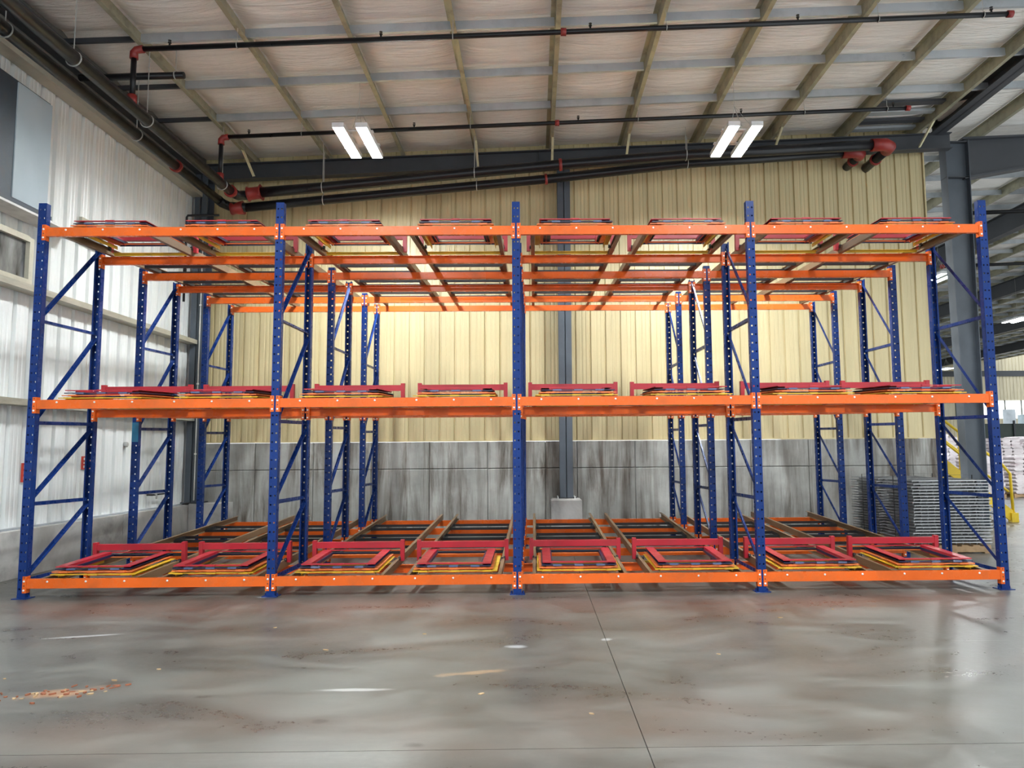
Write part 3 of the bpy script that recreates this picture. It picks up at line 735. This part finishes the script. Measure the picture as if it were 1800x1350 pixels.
MB().tube([(.0, 0, .05), (.15, 0, .05), (.20, 0, .03), (.20, 0, -.05)], .014, 8).build('spout', 'rod', t, True); MB().tube([(.14, 0, .07), (.14, 0, .10)], .03, 8).build('handle', 'wheel', t)
MB().tube([(.0, .05, .02), (.10, .05, .02), (.10, .5, .02)], .016, 8).build('supply_pipe', 'pipe', t, True)
t = thing('wall_outlet', 'tiny round fitting on the left wall behind the third post', 'fitting', (XL, 4.2, 1.78)); MB().tube([(.0, 0, 0), (.05, 0, 0), (.06, 0, 0)], [.045, .045, .03], 12).build('body', 'rod', t, True)
t = thing('conduit', 'thin grey conduit clipped to the left corner column', 'pipe', (0, 0, 0)); MB().tube([(-.98, 6.28, .7), (-.98, 6.28, 6.0)], .014, 8).build('tube', 'rod', t)
for z_ in (1.6, 3.0, 4.6): MB().box(-1.0, -.96, 6.262, 6.29, z_, z_+.03).build('clip', 'bolt', t)

# ------------------------------------------------------------------ wire deck stacks
def wire_deck_meshes():
    mb = MB(); r_ = .0035
    for i in range(13):
        y_ = .0+i*1.07/12; mb.bar((-.6, y_, 0), (.6, y_, 0), .006, .006)
    for i in range(12):
        x_ = -.585+i*1.17/11; mb.bar((x_, 0, .006), (x_, 1.07, .006), .006, .006); mb.bar((x_, -.004, .006), (x_-.012, -.004, -.026), .006, .006, (0, 1, 0))
    fe = MB().bar((-.6, -.006, .004), (.6, -.006, .004), .010, .011)
    mb.bar((-.6, 1.07, .004), (.6, 1.07, .004), .010, .010)
    for sx in (-1, 1): mb.bar((sx*.6, 0, .002), (sx*.6, 1.07, .002), .008, .008)
    ch = MB().prism([(-.022, -.003), (-.022, -.03), (-.019, -.03), (-.019, -.006), (.019, -.006), (.019, -.03), (.022, -.03), (.022, -.003)], 'y', .10, 1.06)
    return mb.mesh('wire_mesh', 'wire'), ch.mesh('support_channel', 'shade_wire'), fe.mesh('front_edge', 'lit_wire')
WM, SC, FE = wire_deck_meshes()
NM = ['bottom', 'second', 'third', 'fourth', 'fifth', 'sixth', 'seventh', 'eighth', 'ninth', 'tenth', 'eleventh', 'twelfth', 'thirteenth', 'fourteenth', 'fifteenth', 'sixteenth', 'seventeenth', 'eighteenth', 'nineteenth', 'twentieth', 'twenty-first', 'twenty-second', 'twenty-third', 'top']
def pallet(label, x_, y_, wx, dy, z_=0, rot=0, group='wooden pallets'):
    t = thing('pallet', label, 'pallet', (x_, y_, z_), group, rot=(0, 0, rot))
    for i in range(7): xx = -wx/2+.05+i*(wx-.1)/6; MB().box(xx-.05, xx+.05, 0, dy, .105, .125).build('top_board', 'wood', t)
    for yy in (0, dy/2-.02, dy-.04): MB().box(-wx/2, wx/2, yy, yy+.04, .02, .105).build('stringer', 'wood', t)
    for i in range(3): xx = -wx/2+.05+i*(wx-.1)/2; MB().box(xx-.05, xx+.05, 0, dy, 0, .02).build('bottom_board', 'wood', t)
    return t
for si, (x_, y_, nm, zt) in enumerate(((12.2, 2.90, 'front', 1.15), (12.36, 4.40, 'rear', 1.13))):
    pallet('low wooden pallet under the %s wire deck stack' % nm, x_, y_, 1.15, 1.05)
    nd = 21; dz = (zt-.16)/nd
    for i in range(nd):
        t = thing('wire_deck', 'galvanized wire deck in the %s stack, %s from bottom' % (nm, NM[i]) if 0 < i < nd-1 else 'galvanized wire deck in the %s stack, %s one' % (nm, 'bottom' if i == 0 else 'top'), 'wire deck',
                  (x_+random.uniform(-.02, .02), y_+random.uniform(-.025, .025), .163+i*dz), 'stacked wire decks', rot=(random.uniform(-.004, .004), 0, random.uniform(-.012, .012)))
        put('wire_mesh', WM, t); put('front_edge', FE, t)
        for xx in (-.45, 0, .45): put('support_channel', SC, t, (xx, 0, 0))
    t = thing('strap', 'black strap around the %s wire deck stack' % nm, 'strap', (x_, y_, 0))
    mb = MB(); mb.box(-.645, -.642, .50, .525, .14, zt+.03); mb.box(.642, .645, .50, .525, .14, zt+.03); mb.box(-.645, .645, .50, .525, zt+.03, zt+.033); mb.build('band', 'black', t)

# ------------------------------------------------------------------ floor litter
def chip(x_, y_, sx, sy, sz, mat, rot, label, group):
    mb = MB(); n = 6; a0 = random.uniform(0, 6)
    ring = [(math.cos(a0+2*math.pi*i/n)*sx*random.uniform(.7, 1.1), math.sin(a0+2*math.pi*i/n)*sy*random.uniform(.7, 1.1)) for i in range(n)]
    mb.prism(ring, 'z', 0, sz); o = mb.build('floor_chip', mat); o.location = (x_, y_, .0005); o.rotation_euler = (0, 0, rot)
    return tag(o, label, 'debris', group)
ORD = ['first', 'second', 'third', 'fourth', 'fifth', 'sixth', 'seventh', 'eighth', 'ninth', 'tenth', 'eleventh']
CH = [(2.95, -2.85), (1.95, -3.05), (4.05, -2.35), (4.78, -1.85), (3.36, -1.55), (5.4, -3.5), (8.1, -1.35), (8.75, -1.0), (6.1, -3.9), (7.2, -2.6), (4.6, -4.9)]
CH.sort(key=lambda p: (p[0]-5.76)/(p[1]+8.57))
for i, (x_, y_) in enumerate(CH):
    chip(x_, y_, random.uniform(.012, .035), random.uniform(.008, .014), .006, 'chip', random.uniform(-.6, .6), 'small pale wood chip on the open floor, %s from the left' % ORD[i], 'wood chips on the floor')
for i in range(46):
    x_, y_ = random.gauss(2.5, .22), random.gauss(-3.42, .10); y_ += (x_-2.5)*.45
    chip(x_, y_, random.uniform(.008, .03), random.uniform(.006, .015), random.uniform(.004, .010), random.choice(['rust_chip', 'rust_chip', 'chip']), random.uniform(0, 3), 'rust-coloured splinter in the orange debris patch at left', 'splinters in the debris patch')

# ------------------------------------------------------------------ next hall beyond the tan wall
wf = thing('wall_far', 'cream ribbed metal far wall of the next hall with window band', 'wall', kind='structure')
YF = 58.0
x = 28.0
while x < 60: ribbed(x, x+wpan*2, 0, lambda u_: 4.35, 'x', YF, -1, 'cream_sheet', wf, 'wall_sheet'); ribbed(x, x+wpan*2, 6.0, lambda u_: 11.0, 'x', YF, -1, 'cream_sheet', wf, 'wall_sheet'); x += wpan*2
wi = thing('window_2', 'bright window band in the far wall at the right picture edge', 'window', kind='structure')
for i in range(9):
    x0 = 44+1.5*i; MB().box(x0+.05, x0+1.45, YF-.02, YF+.02, 4.4, 5.95).build('window_pane', 'day', wi)
    MB().box(x0-.05, x0+.05, YF-.08, YF+.05, 4.35, 6.0).build('mullion', 'dark', wi)
MB().box(28, 44, YF-.05, YF+.03, 4.35, 6.0).build('wall_infill', 'cream_sheet', wf)
MB().box(28, 60, YF-.1, YF, 8.2, 8.7).build('eave_beam', 'steel', wf)

# yellow stair behind the frame column
t = thing('yellow_stair', 'yellow steel stair with tube handrails behind the grey frame column', 'stairs', (0, 0, 0))
def stair_pt(f, y_, z_): return (16.25-2.4*f, y_, z_+1.9*f)
for y_ in (7.75, 8.75):
    MB().bar(stair_pt(0, y_, .12), stair_pt(1, y_, .12), .05, .22).build('stringer', 'safety', t)
    r_ = MB(); r_.tube([(16.28, y_, .0), (16.26, y_, 1.05), stair_pt(.06, y_, 1.13), stair_pt(1, y_, 1.13)], .03, 10); r_.build('handrail', 'safety', t, True)
    MB().tube([stair_pt(.02, y_, .62), stair_pt(1, y_, .66)], .026, 10).build('mid_rail', 'safety', t, True)
    for f in (.45, .9): MB().tube([stair_pt(f, y_, .1), stair_pt(f, y_, 1.13)], .026, 10).build('rail_post', 'safety', t, True)
    MB().box(16.20, 16.35, y_-.07, y_+.07, 0, .20).build('foot_bracket', 'safety', t)
for i in range(9):
    f = (i+.5)/9; p = stair_pt(f, 7.78, .04); MB().box(p[0]-.14, p[0]+.14, 7.78, 8.72, p[2], p[2]+.03).build('tread', 'steel', t)
t = thing('guard_rail', 'yellow guard rail in front of the far pallets at right edge', 'guard rail', (0, 0, 0))
for i in range(4): MB().tube([(22.4+1.6*i, 14.5, 0), (22.4+1.6*i, 14.5, 1.1)], .035, 8).build('rail_post', 'safety', t)
for z_ in (.6, 1.07): MB().tube([(22.4, 14.5, z_), (27.2, 14.5, z_)], .03, 8).build('rail', 'safety', t)
# wrapped sack pallets
SACK = []
def sackmesh():
    mb = MB(); n = 8
    for k in range(3):
        x0 = -.5+k*.34
        ring = []
        for (xx, zz) in ((0, .03), (.04, 0), (.28, 0), (.32, .03), (.33, .07), (.30, .115), (.16, .13), (.02, .115), (-.01, .07)): ring.append((x0+xx, zz))
        mb.prism(ring, 'y', 0, 1.0)
    return mb.mesh('sack_layer', 'sack', False)
SM = sackmesh()
spots = [(20.6, 15.6, 10), (22.1, 15.8, 10), (23.6, 16.2, 9), (25.2, 16.4, 9), (21.3, 18.2, 15), (23.2, 18.6, 15), (25.2, 19.0, 14), (27.2, 19.3, 14), (29.0, 20.0, 12), (18.6, 12.8, 6), (24.0, 22.5, 16), (27.0, 23.0, 16), (19.3, 16.4, 16)]
for i, (x_, y_, n) in enumerate(spots):
    row = 'front row' if y_ < 17 else 'rear row'
    pallet('wooden pallet under far sack stack number %s counted along the next hall' % NM[i], x_, y_, 1.1, 1.05, group='pallets in the next hall')
    t = thing('sack_stack', 'shrink-wrapped stack of pale mauve sacks in next hall, %s, %d layers high, %s counted' % (row, n, NM[i]), 'sack stack', (x_, y_, .126), 'wrapped sack stacks in the next hall')
    for k in range(n):
        o = put('sack_layer', SM, t, (random.uniform(-.03, .03), random.uniform(-.03, .03), k*.125))
        if k % 2: o.scale = (-1, 1, 1)
t = thing('carton', 'open brown carton on top of a far sack stack at right edge', 'carton', (24.4, 16.3, 1.28))
for a in (((-.6, .6), (0, .02)), ((-.6, .6), (.98, 1.0)), ((-.6, -.58), (.02, .98)), ((.58, .6), (.02, .98))): MB().box(*a[0], *a[1], 0, .3).build('side', 'carton', t)
MB().bar((-.6, 0, .31), (.6, -.02, .31), .5, .008).build('flap', 'carton', t); MB().bar((-.6, .9, .34), (.6, .95, .34), .5, .008).build('flap', 'carton', t)
t = thing('packing_machine', 'dark green packing machine below the bright far window', 'machine', (36.5, 38.0, 0))
MB().box(-2.5, 2.5, 0, 1.2, 0, 3.2).build('frame', 'dark', t); MB().box(-1.0, -.2, -.05, 0, 3.2, 4.1).build('control_box', 'galv', t); MB().box(.6, 1.6, 0, 1, 3.2, 3.8).build('hopper', 'hood', t)
for i in range(5): MB().box(-2.4+i*1.0, -2.3+i*1.0, -.1, 0, 0, 3.4).build('post', 'steel', t)
# far hall cross pipes
for i, (x0, y0, z0) in enumerate(((15.6, 9.0, 7.35), (18.2, 14.0, 7.3))):
    t = thing('sprinkler_branch', 'black sprinkler pipe of the next hall, %s the frame column' % ('just right of' if i == 0 else 'farther beyond'), 'pipe', (0, 0, 0), 'far sprinkler pipes')
    MB().tube([(x0+.4, y0, z0), (x0+9, y0, z0+.30)], .05, 10).build('pipe', 'pipe', t, True); MB().tube([(x0+.32, y0, z0), (x0+.42, y0, z0)], .07, 10).build('end_cap', 'fitting', t, True); MB().tube([(x0+.75, y0, z0), (x0+.75, y0, z0+.45)], .05, 10).build('riser', 'pipe', t, True)
